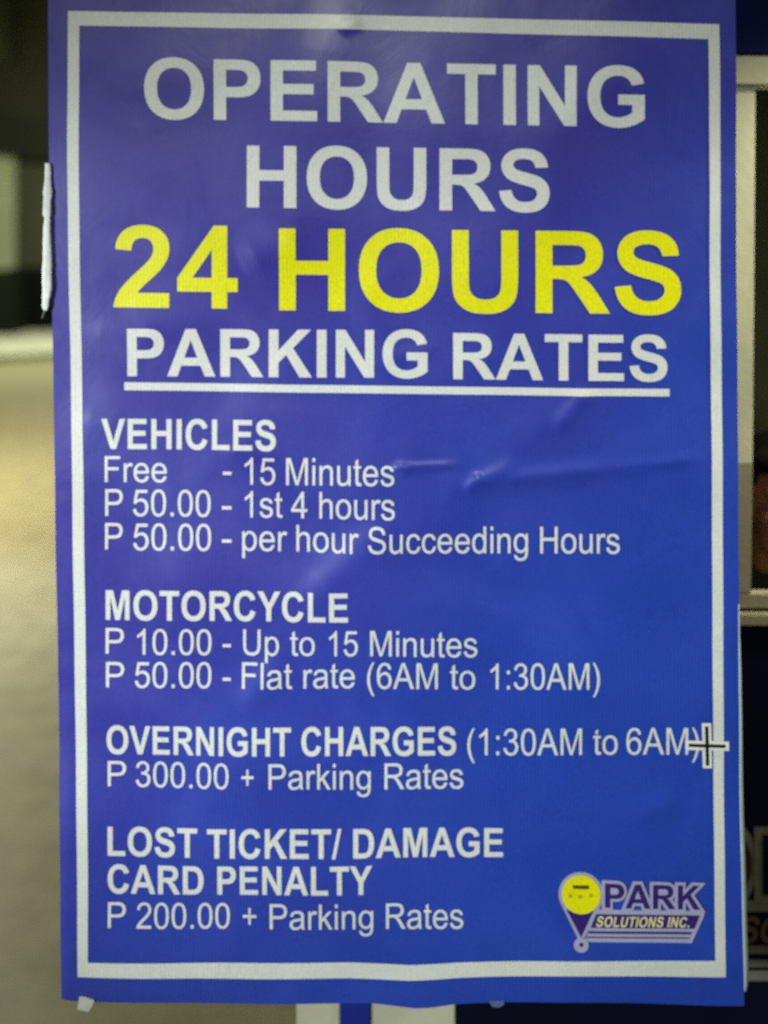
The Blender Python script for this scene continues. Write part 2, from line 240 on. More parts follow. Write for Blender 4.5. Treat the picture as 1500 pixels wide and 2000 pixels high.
REG = {
'A': (1366, "-3 0 560 1466 769 1466 1369 0 1148 0 977 444 364 444 203 0|420 602 917 602 764 1008 660 1312 581 1032"),
'F': (1251, "168 0 168 1466 1157 1466 1157 1293 362 1293 362 839 1050 839 1050 666 362 666 362 0"),
'H': (1479, "164 0 164 1466 358 1466 358 864 1120 864 1120 1466 1314 1466 1314 0 1120 0 1120 691 358 691 358 0"),
'M': (1706, "152 0 152 1466 444 1466 791 428 861 211 939 446 1290 1466 1551 1466 1551 0 1364 0 1364 1227 938 0 763 0 339 1248 339 0"),
'P': (1366, "158 0 158 1466 711 1466 Q 857 1466 934 1452 1042 1434 1115 1383.5 1188 1333 1232.5 1242 1277 1151 1277 1042 1277 855 1158 725.5 1039 596 728 596 L 352 596 352 0|352 769 731 769 Q 919 769 998 839 1077 909 1077 1036 1077 1128 1030.5 1193.5 984 1259 908 1280 859 1293 727 1293 L 352 1293"),
'R': (1479, "161 0 161 1466 811 1466 Q 1007 1466 1109 1426.5 1211 1387 1272 1287 1333 1187 1333 1066 1333 910 1232 803 1131 696 920 667 997 630 1037 594 1122 516 1198 399 L 1453 0 1209 0 1015 305 Q 930 437 875 507 820 577 776.5 605 733 633 688 644 655 651 580 651 L 355 651 355 0|355 819 772 819 Q 905 819 980 846.5 1055 874 1094 934.5 1133 995 1133 1066 1133 1170 1057.5 1237 982 1304 819 1304 L 355 1304"),
'S': (1366, "92 471 275 487 Q 288 377 335.5 306.5 383 236 483 192.5 583 149 708 149 819 149 904 182 989 215 1030.5 272.5 1072 330 1072 398 1072 467 1032 518.5 992 570 900 605 841 628 639 676.5 437 725 356 768 251 823 199.5 904.5 148 986 148 1087 148 1198 211 1294.5 274 1391 395 1441 516 1491 664 1491 827 1491 951.5 1438.5 1076 1386 1143 1284 1210 1182 1215 1053 L 1029 1039 Q 1014 1178 927.5 1249 841 1320 672 1320 496 1320 415.5 1255.5 335 1191 335 1100 335 1021 392 970 448 919 684.5 865.5 921 812 1009 772 1137 713 1198 622.5 1259 532 1259 414 1259 297 1192 193.5 1125 90 999.5 32.5 874 -25 717 -25 518 -25 383.5 33 249 91 172.5 207.5 96 324 92 471"),
'U': (1479, "1120 1466 1314 1466 1314 619 Q 1314 398 1264 268 1214 138 1083.5 56.5 953 -25 741 -25 535 -25 404 46 273 117 217 251.5 161 386 161 619 L 161 1466 355 1466 355 620 Q 355 429 390.5 338.5 426 248 512.5 199 599 150 724 150 938 150 1029 247 1120 344 1120 620"),
'a': (1139, "828 131 Q 728 46 635.5 11 543 -24 437 -24 262 -24 168 61.5 74 147 74 280 74 358 109.5 422.5 145 487 202.5 526 260 565 332 585 385 599 492 612 710 638 813 674 814 711 814 721 814 831 763 876 694 937 558 937 431 937 370.5 892.5 310 848 281 735 L 105 759 Q 129 872 184 941.5 239 1011 343 1048.5 447 1086 584 1086 720 1086 805 1054 890 1022 930 973.5 970 925 986 851 995 805 995 685 L 995 445 Q 995 194 1006.5 127.5 1018 61 1052 0 L 864 0 Q 836 56 828 131|813 533 Q 715 493 519 465 408 449 362 429 316 409 291 370.5 266 332 266 285 266 213 320.5 165 375 117 480 117 584 117 665 162.5 746 208 784 287 813 348 813 467"),
'c': (1024, "828 389 1005 366 Q 976 183 856.5 79.5 737 -24 563 -24 345 -24 212.5 118.5 80 261 80 527 80 699 137 828 194 957 310.5 1021.5 427 1086 564 1086 737 1086 847 998.5 957 911 988 750 L 813 723 Q 788 830 724.5 884 661 938 571 938 435 938 350 840.5 265 743 265 532 265 318 347 221 429 124 561 124 667 124 738 189 809 254 828 389"),
'd': (1139, "824 0 824 134 Q 723 -24 527 -24 400 -24 293.5 46 187 116 128.5 241.5 70 367 70 530 70 689 123 818.5 176 948 282 1017 388 1086 519 1086 615 1086 690 1045.5 765 1005 812 940 L 812 1466 991 1466 991 0|255 530 Q 255 326 341 225 427 124 544 124 662 124 744.5 220.5 827 317 827 515 827 733 743 835 659 937 536 937 416 937 335.5 839 255 741 255 530"),
'e': (1139, "862 342 1048 319 Q 1004 156 885 66 766 -24 581 -24 348 -24 211.5 119.5 75 263 75 522 75 790 213 938 351 1086 571 1086 784 1086 919 941 1054 796 1054 533 1054 517 1053 485 L 261 485 Q 271 310 360 217 449 124 582 124 681 124 751 176 821 228 862 342|271 633 864 633 Q 852 767 796 834 710 938 573 938 449 938 364.5 855 280 772 271 633"),
'g': (1139, "102 -88 277 -114 Q 288 -195 338 -232 405 -282 521 -282 646 -282 714 -232 782 -182 806 -92 820 -37 819 139 701 0 525 0 306 0 186 158 66 316 66 537 66 689 121 817.5 176 946 280.5 1016 385 1086 526 1086 714 1086 836 934 L 836 1062 1002 1062 1002 144 Q 1002 -104 951.5 -207.5 901 -311 791.5 -371 682 -431 522 -431 332 -431 215 -345.5 98 -260 102 -88|251 550 Q 251 341 334 245 417 149 542 149 666 149 750 244.5 834 340 834 544 834 739 747.5 838 661 937 539 937 419 937 335 839.5 251 742 251 550"),
'h': (1139, "135 0 135 1466 315 1466 315 940 Q 441 1086 633 1086 751 1086 838 1039.5 925 993 962.5 911 1000 829 1000 673 L 1000 0 820 0 820 673 Q 820 808 761.5 869.5 703 931 596 931 516 931 445.5 889.5 375 848 345 777 315 706 315 581 L 315 0"),
'i': (455, "136 0 136 1062 316 1062 316 0|136 1259 136 1466 316 1466 316 1259"),
'k': (1024, "136 0 136 1466 316 1466 316 630 742 1062 975 1062 569 668 1016 0 794 0 443 543 316 421 316 0"),
'l': (455, "131 0 131 1466 311 1466 311 0"),
'n': (1139, "135 0 135 1062 297 1062 297 911 Q 414 1086 635 1086 731 1086 811.5 1051.5 892 1017 932 961 972 905 988 828 998 778 998 653 L 998 0 818 0 818 646 Q 818 756 797 810.5 776 865 722.5 897.5 669 930 597 930 482 930 398.5 857 315 784 315 580 L 315 0"),
'o': (1139, "68 531 Q 68 826 232 968 369 1086 566 1086 785 1086 924 942.5 1063 799 1063 546 1063 341 1001.5 223.5 940 106 822.5 41 705 -24 566 -24 343 -24 205.5 119 68 262 68 531|253 531 Q 253 327 342 225.5 431 124 566 124 700 124 789 226 878 328 878 537 878 734 788.5 835.5 699 937 566 937 431 937 342 836 253 735 253 531"),
'p': (1139, "135 -407 135 1062 299 1062 299 924 Q 357 1005 430 1045.5 503 1086 607 1086 743 1086 847 1016 951 946 1004 818.5 1057 691 1057 539 1057 376 998.5 245.5 940 115 828.5 45.5 717 -24 594 -24 504 -24 432.5 14 361 52 315 110 L 315 -407|298 525 Q 298 320 381 222 464 124 582 124 702 124 787.5 225.5 873 327 873 540 873 743 789.5 844 706 945 590 945 475 945 386.5 837.5 298 730 298 525"),
'r': (682, "133 0 133 1062 295 1062 295 901 Q 357 1014 409.5 1050 462 1086 525 1086 616 1086 710 1028 L 648 861 Q 582 900 516 900 457 900 410 864.5 363 829 343 766 313 670 313 556 L 313 0"),
's': (1024, "63 317 241 345 Q 256 238 324.5 181 393 124 516 124 640 124 700 174.5 760 225 760 293 760 354 707 389 670 413 523 450 325 500 248.5 536.5 172 573 132.5 637.5 93 702 93 780 93 851 125.5 911.5 158 972 214 1012 256 1043 328.5 1064.5 401 1086 484 1086 609 1086 703.5 1050 798 1014 843 952.5 888 891 905 788 L 729 764 Q 717 846 659.5 892 602 938 497 938 373 938 320 897 267 856 267 801 267 766 289 738 311 709 358 690 385 680 517 644 708 593 783.5 560.5 859 528 902 466 945 404 945 312 945 222 892.5 142.5 840 63 741 19.5 642 -24 517 -24 310 -24 201.5 62 93 148 63 317"),
't': (569, "528 161 554 2 Q 478 -14 418 -14 320 -14 266 17 212 48 190 98.5 168 149 168 311 L 168 922 36 922 36 1062 168 1062 168 1325 347 1433 347 1062 528 1062 528 922 347 922 347 301 Q 347 224 356.5 202 366 180 387.5 167 409 154 449 154 479 154 528 161"),
'u': (1139, "831 0 831 156 Q 707 -24 494 -24 400 -24 318.5 12 237 48 197.5 102.5 158 157 142 236 131 289 131 404 L 131 1062 311 1062 311 473 Q 311 332 322 283 339 212 394 171.5 449 131 530 131 611 131 682 172.5 753 214 782.5 285.5 812 357 812 493 L 812 1062 992 1062 992 0"),
'0': (1139, "85 723 Q 85 983 138.5 1141.5 192 1300 297.5 1386 403 1472 563 1472 681 1472 770 1424.5 859 1377 917 1287.5 975 1198 1008 1069.5 1041 941 1041 723 1041 465 988 306.5 935 148 829.5 61.5 724 -25 563 -25 351 -25 230 127 85 310 85 723|270 723 Q 270 362 354.5 242.5 439 123 563 123 687 123 771.5 243 856 363 856 723 856 1085 771.5 1204 687 1323 561 1323 437 1323 363 1218 270 1084 270 723"),
'1': (1139, "763 0 583 0 583 1147 Q 518 1085 412.5 1023 307 961 223 930 L 223 1104 Q 374 1175 487 1276 600 1377 647 1472 L 763 1472"),
'2': (1139, "1031 173 1031 0 62 0 Q 60 65 83 125 120 224 201.5 320 283 416 437 542 676 738 760 852.5 844 967 844 1069 844 1176 767.5 1249.5 691 1323 568 1323 438 1323 360 1245 282 1167 281 1029 L 96 1048 Q 115 1255 239 1363.5 363 1472 572 1472 783 1472 906 1355 1029 1238 1029 1065 1029 977 993 892 957 807 873.5 713 790 619 596 455 434 319 388 270.5 342 222 312 173"),
'3': (1139, "86 387 266 411 Q 297 258 371.5 190.5 446 123 553 123 680 123 767.5 211 855 299 855 429 855 553 774 633.5 693 714 568 714 517 714 441 694 L 461 852 Q 479 850 490 850 605 850 697 910 789 970 789 1095 789 1194 722 1259 655 1324 549 1324 444 1324 374 1258 304 1192 284 1060 L 104 1092 Q 137 1273 254 1372.5 371 1472 545 1472 665 1472 766 1420.5 867 1369 920.5 1280 974 1191 974 1091 974 996 923 918 872 840 772 794 902 764 974 669.5 1046 575 1046 433 1046 241 906 107.5 766 -26 552 -26 359 -26 231.5 89 104 204 86 387"),
'4': (1139, "662 0 662 351 26 351 26 516 695 1466 842 1466 842 516 1040 516 1040 351 842 351 842 0|662 516 662 1177 203 516"),
'5': (1139, "85 384 274 400 Q 295 262 371.5 192.5 448 123 556 123 686 123 776 221 866 319 866 481 866 635 779.5 724 693 813 553 813 466 813 396 773.5 326 734 286 671 L 117 693 259 1446 988 1446 988 1274 403 1274 324 880 Q 456 972 601 972 793 972 925 839 1057 706 1057 497 1057 298 941 153 800 -25 556 -25 356 -25 229.5 87 103 199 85 384"),
'6': (1139, "1019 1107 840 1093 Q 816 1199 772 1247 699 1324 592 1324 506 1324 441 1276 356 1214 307 1095 258 976 256 756 321 855 415 903 509 951 612 951 792 951 918.5 818.5 1045 686 1045 476 1045 338 985.5 219.5 926 101 822 38 718 -25 586 -25 361 -25 219 140.5 77 306 77 686 77 1111 234 1304 371 1472 603 1472 776 1472 886.5 1375 997 1278 1019 1107|284 475 Q 284 382 323.5 297 363 212 434 167.5 505 123 583 123 697 123 779 215 861 307 861 465 861 617 780 704.5 699 792 576 792 454 792 369 704.5 284 617 284 475"),
'(': (682, "479 -431 Q 330 -243 227 9 124 261 124 531 124 769 201 987 291 1240 479 1491 L 608 1491 Q 487 1283 448 1194 387 1056 352 906 309 719 309 530 309 49 608 -431"),
')': (682, "203 -431 Q 352 -243 455 9 558 261 558 531 558 769 481 987 391 1240 203 1491 L 74 1491 Q 195 1283 234 1194 295 1056 330 906 373 719 373 530 373 49 74 -431"),
'-': (682, "65 440 65 621 618 621 618 440"),
'+': (1196, "513 237 513 639 114 639 114 807 513 807 513 1206 683 1206 683 807 1082 807 1082 639 683 639 683 237"),
'.': (569, "186 0 186 205 391 205 391 0"),
':': (569, "185 0 185 205 390 205 390 0|185 857 185 1062 390 1062 390 857"),
}
def contours(s, steps=4):
    out = []
    for part in s.split('|'):
        tk = part.split(); pts = []; mode = 'L'; i = 0
        while i < len(tk):
            if tk[i] in 'QL': mode = tk[i]; i += 1; continue
            if mode == 'L' or not pts:
                pts.append((float(tk[i]), float(tk[i + 1]))); i += 2
            else:
                cx, cy, x, y = map(float, tk[i:i + 4]); i += 4; x0, y0 = pts[-1]
                for q in range(1, steps + 1):
                    t = q / steps
                    pts.append(((1 - t) ** 2 * x0 + 2 * t * (1 - t) * cx + t * t * x, (1 - t) ** 2 * y0 + 2 * t * (1 - t) * cy + t * t * y))
        if math.hypot(pts[0][0] - pts[-1][0], pts[0][1] - pts[-1][1]) < 1: pts.pop()
        out.append(pts)
    return out
def word(font, text, x0, x1, yb0, yb1, cap, slant=0.0):
    """glyph outlines of a word whose ink runs from x0 to x1 with its baseline from yb0 to yb1"""
    gl = []; pen = 0
    for ch in text:
        if ch == ' ': pen += 569; continue
        adv, s = font[ch]
        gl.append([[(x + pen, y) for x, y in c] for c in contours(s)]); pen += adv
    xs = [p[0] for g in gl for c in g for p in c]; a, b = min(xs), max(xs)
    out = []
    for g in gl:
        cs = []
        for c in g:
            q = []
            for x, y in c:
                X = x0 + (x - a) / (b - a) * (x1 - x0)
                base = yb0 + (X - x0) / (x1 - x0) * (yb1 - yb0)
                q.append((X + slant * y / 1466 * cap, base - y / 1466 * cap))
            cs.append(q)
        out.append(cs)
    return out

def stroke_outset(poly, d):
    """outline pushed outwards by d (mitred, clipped)"""
    n = len(poly); A = sum(poly[i][0] * poly[(i + 1) % n][1] - poly[(i + 1) % n][0] * poly[i][1] for i in range(n))
    sg = 1 if A > 0 else -1; out = []
    for i in range(n):
        p0, p1, p2 = poly[i - 1], poly[i], poly[(i + 1) % n]
        e1 = Vector((p1[0] - p0[0], p1[1] - p0[1])); e2 = Vector((p2[0] - p1[0], p2[1] - p1[1]))
        if e1.length < 1e-6 or e2.length < 1e-6: out.append(p1); continue
        e1.normalize(); e2.normalize()
        n1 = Vector((e1.y, -e1.x)) * sg; n2 = Vector((e2.y, -e2.x)) * sg
        b = n1 + n2
        if b.length < 0.2: b = n1
        b.normalize(); k = d / max(0.45, b.dot(n1))
        out.append((p1[0] + b.x * k, p1[1] + b.y * k))
    return out

def drape(name, shapes, mat, parent, off=0.0006, cell=9.0, label=None, Y=None, thick=None):
    """flat print: fills the outlines, cuts them finely and lays them on the vinyl (or on a flat wall at Y)"""
    bm = bmesh.new()
    for cs in shapes:
        tris = geometry.tessellate_polygon([[Vector((x, y, 0)) for x, y in c] for c in cs])
        fl = [p for c in cs for p in c]
        vs_ = [bm.verts.new((x, y, 0)) for x, y in fl]
        for t in tris:
            try: bm.faces.new([vs_[i] for i in t])
            except ValueError: pass
    bmesh.ops.recalc_face_normals(bm, faces=bm.faces)
    if Y is None:
        xs = [v.co.x for v in bm.verts]; ys = [v.co.y for v in bm.verts]
        for ax, lo, hi in ((0, min(xs), max(xs)), (1, min(ys), max(ys))):
            q = math.floor(lo / cell) * cell + cell
            while q < hi:
                no = (1, 0, 0) if ax == 0 else (0, 1, 0); pc = (q, 0, 0) if ax == 0 else (0, q, 0)
                bmesh.ops.bisect_plane(bm, geom=bm.verts[:] + bm.edges[:] + bm.faces[:], plane_co=pc, plane_no=no, dist=0.01)
                q += cell
    bm.verts.index_update()
    P = np.array([(v.co.x, v.co.y) for v in bm.verts])
    if Y is None: W = ribs(P[:, 0], P[:, 1], off)
    else: W = [Pt(x, y, Y) - Vector((0, off, 0)) for x, y in P]
    faces = [[v.index for v in f.verts] for f in bm.faces]
    bm.free()
    o = link_mesh(name, W, faces, mat, parent, smooth=True, label=label)
    b2 = bmesh.new(); b2.from_mesh(o.data)
    for f in b2.faces: f.normal_update()
    fl = [f for f in b2.faces if f.normal.y > 0]
    bmesh.ops.reverse_faces(b2, faces=fl); b2.to_mesh(o.data); b2.free()
    return o

# ------------------------------------------------------------------ materials
M_blue = vinyl_mat('printed_vinyl_blue', (0.048, 0.039, 0.335), (0.018, 0.063, 0.455), 0.15, 0.22)
M_white = vinyl_mat('printed_vinyl_white', (0.78, 0.80, 0.72), None, 0.13, 0.13)
M_yell = vinyl_mat('printed_vinyl_yellow', (0.90, 0.87, 0.0), None, 0.18, 0.20)
M_logo_line = vinyl_mat('print_pale_violet', (0.44, 0.43, 0.60), None, 0.08, 0.05)
M_logo_dark = vinyl_mat('print_dark_violet', (0.035, 0.015, 0.17), None, 0.10, 0.05)
M_logo_gold = vinyl_mat('print_gold', (0.80, 0.76, 0.34), None, 0.12, 0.05)
M_brown = vinyl_mat('print_brown', (0.10, 0.07, 0.01), None, 0.05, 0.05)
M_olive = vinyl_mat('print_olive', (0.48, 0.45, 0.02), None, 0.05, 0.05)
M_black = vinyl_mat('cursor_black', (0.006, 0.006, 0.006), None, 0.05, 0.0)
M_cross = vinyl_mat('cursor_cream', (0.92, 0.93, 0.80), None, 0.03, 0.0)
M_hem = new_mat('white_vinyl_back', (0.42, 0.50, 0.52), 0.5, 0.2, 60, 0.15, 30)
M_board = new_mat('backing_board', (0.10, 0.10, 0.10), 0.7)
M_steel = new_mat('bracket_steel', (0.25, 0.25, 0.25), 0.45, metallic=0.8)
M_tape = new_mat('white_tape', (0.60, 0.61, 0.52), 0.5, 0.2, 80, 0.1, 60)
M_cloth = new_mat('white_strip', (0.90, 0.92, 0.84), 0.6, 0.5, 90, 0.10, 50)
M_cream = new_mat('cream_paint', (0.72, 0.72, 0.52), 0.5, 0.15, 60, 0.10, 9)
M_taupe = new_mat('taupe_paint_jamb_shade', (0.32, 0.29, 0.19), 0.6, 0.15, 60, 0.14, 9)  # sill colour; also stands for shade on the lower jamb
M_navy = new_mat('navy_paint', (0.003, 0.008, 0.085), 0.7, 0.1, 50, 0.2, 7, spec=0.15)
M_dnavy = new_mat('dark_navy_paint', (0.002, 0.003, 0.016), 0.7, 0.1, 50, 0.25, 5, spec=0.12)
M_bstripe = new_mat('blue_paint', (0.006, 0.022, 0.32), 0.6, 0.1, 50, 0.12, 8)
M_embl = new_mat('emblem_pale_shaded', (0.16, 0.16, 0.12), 0.7, 0, 40, 0.15, 30)  # dim tones carry the sign's shadow on the booth emblem
M_embr = new_mat('emblem_red_brown', (0.030, 0.012, 0.008), 0.6, 0, 40, 0.2, 30)
M_emgold = new_mat('emblem_gold_shaded', (0.11, 0.062, 0.018), 0.7, 0, 40, 0.2, 30)
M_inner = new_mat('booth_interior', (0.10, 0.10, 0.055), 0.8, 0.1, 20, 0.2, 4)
M_skin = new_mat('skin', (0.20, 0.085, 0.042), 0.5, 0.1, 120, 0.12, 20)
M_hair = new_mat('black_hair', (0.003, 0.003, 0.002), 0.9, 0.6, 160, 0.3, 60, spec=0.1)
M_shirt = new_mat('dark_shirt', (0.012, 0.012, 0.010), 0.85, 0.4, 150, 0.2, 20)
M_strap = new_mat('grey_strap', (0.14, 0.15, 0.11), 0.7)
M_lip = new_mat('lips', (0.11, 0.035, 0.025), 0.45)
M_eye = new_mat('eye_white', (0.35, 0.33, 0.28), 0.3)
M_iris = new_mat('dark_iris', (0.01, 0.006, 0.004), 0.2)

# ------------------------------------------------------------------ floor
fm = bpy.data.materials.new('worn_concrete_floor'); fm.use_nodes = True
nt = fm.node_tree; n = nt.nodes; L = nt.links; b = n['Principled BSDF']; b.inputs['Roughness'].default_value = 0.5
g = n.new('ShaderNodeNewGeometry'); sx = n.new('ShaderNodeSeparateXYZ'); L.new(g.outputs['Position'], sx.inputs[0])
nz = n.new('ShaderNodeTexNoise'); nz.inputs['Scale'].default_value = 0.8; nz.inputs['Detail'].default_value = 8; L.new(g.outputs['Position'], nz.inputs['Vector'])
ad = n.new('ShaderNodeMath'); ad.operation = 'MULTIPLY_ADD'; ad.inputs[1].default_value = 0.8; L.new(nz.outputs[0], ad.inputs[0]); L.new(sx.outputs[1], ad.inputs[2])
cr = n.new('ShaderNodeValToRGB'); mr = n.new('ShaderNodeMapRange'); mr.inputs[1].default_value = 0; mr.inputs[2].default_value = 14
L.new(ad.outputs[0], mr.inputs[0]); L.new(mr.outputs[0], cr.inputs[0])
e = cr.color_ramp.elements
e[0].position = 0.0; e[0].color = (0.20, 0.195, 0.12, 1)  # floor tones; the darker near end also carries the light's falloff
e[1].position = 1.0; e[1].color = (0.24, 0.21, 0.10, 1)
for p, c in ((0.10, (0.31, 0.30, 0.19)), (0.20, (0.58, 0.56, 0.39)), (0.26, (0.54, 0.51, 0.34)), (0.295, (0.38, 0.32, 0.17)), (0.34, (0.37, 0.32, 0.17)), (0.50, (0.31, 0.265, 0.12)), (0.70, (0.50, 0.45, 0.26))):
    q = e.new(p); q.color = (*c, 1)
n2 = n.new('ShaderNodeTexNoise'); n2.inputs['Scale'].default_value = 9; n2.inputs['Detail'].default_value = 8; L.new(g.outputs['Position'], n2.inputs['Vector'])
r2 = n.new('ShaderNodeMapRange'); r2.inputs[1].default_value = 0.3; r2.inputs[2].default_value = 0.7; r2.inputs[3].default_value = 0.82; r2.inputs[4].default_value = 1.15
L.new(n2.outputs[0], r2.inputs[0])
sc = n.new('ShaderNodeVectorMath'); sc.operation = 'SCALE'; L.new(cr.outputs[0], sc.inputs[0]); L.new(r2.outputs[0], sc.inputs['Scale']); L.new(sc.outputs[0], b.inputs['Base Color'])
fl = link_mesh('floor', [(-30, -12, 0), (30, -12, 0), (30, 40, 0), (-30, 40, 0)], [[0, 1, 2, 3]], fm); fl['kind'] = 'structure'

M_kerb = new_mat('pale_kerb_paint', (0.80, 0.80, 0.60), 0.45, 0.1, 20, 0.15, 2)
M_kerbface = new_mat('kerb_face', (0.07, 0.065, 0.04), 0.7, 0.1, 20, 0.15, 3)
def plan(name, pts2, z0, z1, mat):
    n_ = len(pts2)
    o = link_mesh(name, [(x, y, z0) for x, y in pts2] + [(x, y, z1) for x, y in pts2], [list(range(n_))[::-1], list(range(n_, 2 * n_))] + [[i, (i + 1) % n_, n_ + (i + 1) % n_, n_ + i] for i in range(n_)], mat)
    o['kind'] = 'structure'; return o
plan('pavement', [(-12, 5.85), (-4.75, 10.98), (-3.9, 11.45), (-2.0, 11.9), (-2.0, 14.9), (-12, 14.9)], 0.0, 0.07, M_kerb)
plan('kerb', [(-12, 5.70), (-4.71, 10.86), (-3.88, 11.32), (-2.0, 11.77), (-2.0, 11.89), (-3.9, 11.44), (-4.755, 10.97), (-12, 5.84)], 0.0, 0.05, M_kerbface)

# ------------------------------------------------------------------ far wall (left)
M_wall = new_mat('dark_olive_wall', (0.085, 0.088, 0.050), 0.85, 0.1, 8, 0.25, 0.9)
M_wall2 = new_mat('dark_beam', (0.028, 0.030, 0.018), 0.85, 0.1, 8, 0.25, 1.2)  # darker than the wall around it
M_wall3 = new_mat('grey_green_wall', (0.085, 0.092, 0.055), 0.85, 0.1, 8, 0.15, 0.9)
M_lit = new_mat('lit_pale_green', (0.60, 0.65, 0.42), 0.8, 0.1, 8, 0.15, 0.9)  # brightness of a lit opening put into the base colour
fw = empty('garage_wall', 'dark olive garage wall far behind the left edge of the sign', 'wall', (-7, 15.6, 0))
from_bm('wall_surface', box_bm((-30, 15.6, 0), (12, 15.8, 14.0)), M_wall, fw)
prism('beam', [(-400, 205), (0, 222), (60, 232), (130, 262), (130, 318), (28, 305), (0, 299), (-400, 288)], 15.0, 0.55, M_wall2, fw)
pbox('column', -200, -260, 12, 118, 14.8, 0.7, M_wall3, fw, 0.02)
pbox('lit_opening_stand_in', -260, 302, 28, 560, 15.3, 0.25, M_lit, fw, 0.02, label='stand-in for a lit opening of the far wall, its brightness put into a pale green colour')
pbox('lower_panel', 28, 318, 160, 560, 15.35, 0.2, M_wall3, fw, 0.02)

M_blk = new_mat('black_plastic', (0.003, 0.004, 0.003), 0.8, 0.1, 10, 0.2, 2, spec=0.1)
M_blk2 = new_mat('greenish_black_plastic', (0.010, 0.013, 0.008), 0.8, 0.1, 10, 0.2, 2, spec=0.1)
bb = empty('floor_barrier', 'low black block-shaped barrier standing beyond the floor left of the sign', 'barrier', (Pt(40, 655, 13.9).x, 14.2, 0.06))
def zbox(name, x0, x1, ytop, Y, dep, z0, mat, par):
    a = Pt(x0, ytop, Y); bx_ = Pt(x1, ytop, Y)
    return from_bm(name, box_bm((a.x, Y, z0), (bx_.x, Y + dep, a.z), 0.02), mat, par)
zbox('side_block', -120, 27.5, 528, 13.35, 0.5, 0.0, M_blk2, bb)
zbox('main_block', 10, 104, 524, 14.0, 0.6, 0.0, M_blk, bb)

# ------------------------------------------------------------------ THE SIGN
sign = empty('parking_rates_sign', 'large blue vinyl sign with white border listing operating hours and parking rates', 'sign', (0, 0.0, EYE - (1955 - 450) * S))
# sheet
us = np.linspace(0, 1, 330); vs2 = np.linspace(0, 1, 480)
U, V = np.meshgrid(us, vs2)
py0 = -60 + V * (1955 + 60)
L0 = np.interp(py0, *LE); R0 = np.interp(py0, *RE)
px0 = L0 + U * (R0 - L0)
bt = np.interp(px0, *BE)
py1 = -60 + V * (bt + 60)
pts = ribs(px0.ravel(), py1.ravel(), 0.0)
W_, H_ = len(us), len(vs2)
faces = [[j * W_ + i, (j + 1) * W_ + i, (j + 1) * W_ + i + 1, j * W_ + i + 1] for j in range(H_ - 1) for i in range(W_ - 1)]
sheet = link_mesh('vinyl_sheet', pts, faces, M_blue, sign, smooth=True)
# backing, brackets
a = Pt(150, 1915); b_ = Pt(1405, -40)
from_bm('backing_board', box_bm((a.x, 0.012, a.z), (b_.x, 0.022, b_.z), 0.002), M_board, sign)
for bx0 in (760, 1180):
    for bz in (260, 1560):
        p = Pt(bx0, bz)
        from_bm('wall_bracket', box_bm((p.x - 0.02, 0.0225, p.z - 0.03), (p.x + 0.02, 0.158, p.z + 0.03), 0.003), M_steel, sign)
# white turned hem that peeps out at the right
hy = np.linspace(1180, 1932, 60)
xl = np.interp(hy, *RE) - 1.5
wdt = np.interp(hy, [1180, 1300, 1500, 1650, 1850, 1900, 1932], [1.5, 7, 9, 11, 12, 12.5, 10])
hv = []; hf = []
for i, (y_, x_, w_) in enumerate(zip(hy, xl, wdt)):
    for q in range(6):
        t = q / 5
        hv.append(((x_ + w_ * t - 750) * S, 0.002 + 0.004 * t - 0.004 * math.sin(math.pi * t) - float(relief(x_, y_)), EYE - (y_ - 450) * S))
    if i:
        for q in range(5):
            A = (i - 1) * 6 + q; hf.append([A, A + 6, A + 7, A + 1])
hm = link_mesh('turned_hem', hv, hf, M_hem, sign, smooth=True, label='pale underside of the vinyl turned out along the right edge')
sm = hm.modifiers.new('thickness', 'SOLIDIFY'); sm.thickness = 0.0008; sm.offset = 1
# tape scraps
def tape(name, pts2, off, mat, **k):
    f = ribs(np.array([p[0] for p in pts2], float), np.array([p[1] for p in pts2], float), off)
    bk = [v + Vector((0, 0.0012, 0)) for v in f]; m_ = len(f)
    return link_mesh(name, f + bk, [list(range(m_))[::-1], list(range(m_, 2 * m_))] + [[i, (i + 1) % m_, m_ + (i + 1) % m_, m_ + i] for i in range(m_)], mat, sign, **k)
tape('tape_scrap', [(157, 1942), (169, 1943), (186, 1949), (182, 1960), (175, 1971), (163, 1969), (153, 1967), (154, 1956)], 0.003, M_tape, label='white scrap of tape on the lower left corner')
tape('tape_scrap', [(955, 1957), (985, 1956), (984, 1963), (975, 1968), (962, 1967)], 0.0025, new_mat('blue_grey_tape', (0.10, 0.14, 0.30), 0.5), label='small pale blue scrap at the lower edge')

# border
LO = ([22, 250, 500, 700, 950, 1300, 1650, 1908], [134, 132.5, 134, 137, 141, 145, 150, 152.5])
LI = ([50, 250, 500, 700, 950, 1300, 1650, 1880], [156, 155, 156, 158.5, 163, 167, 171, 172.5])
RO = ([48, 400, 700, 1000, 1300, 1904], [1404, 1407, 1410, 1412, 1413, 1415.5])
RI = ([77, 400, 700, 1000, 1300, 1873], [1382.5, 1386, 1389, 1391, 1392.5, 1395.5])
TO = ([134, 750, 1404], [22, 30, 48]); TI = ([156, 750, 1383], [50.5, 58.5, 77])
BO = ([152, 500, 680, 800, 890, 1100, 1416], [1906, 1911, 1911, 1915, 1911, 1908, 1904])
BI = ([172, 500, 680, 800, 890, 1100, 1396], [1878, 1880, 1880, 1885, 1881, 1879, 1873])
def side_v(O, I, a0, a1, b0, b1, k=160):
    o = [(np.interp(y, *O), y) for y in np.linspace(a0, a1, k)]; i = [(np.interp(y, *I), y) for y in np.linspace(b0, b1, k)]
    return o, i
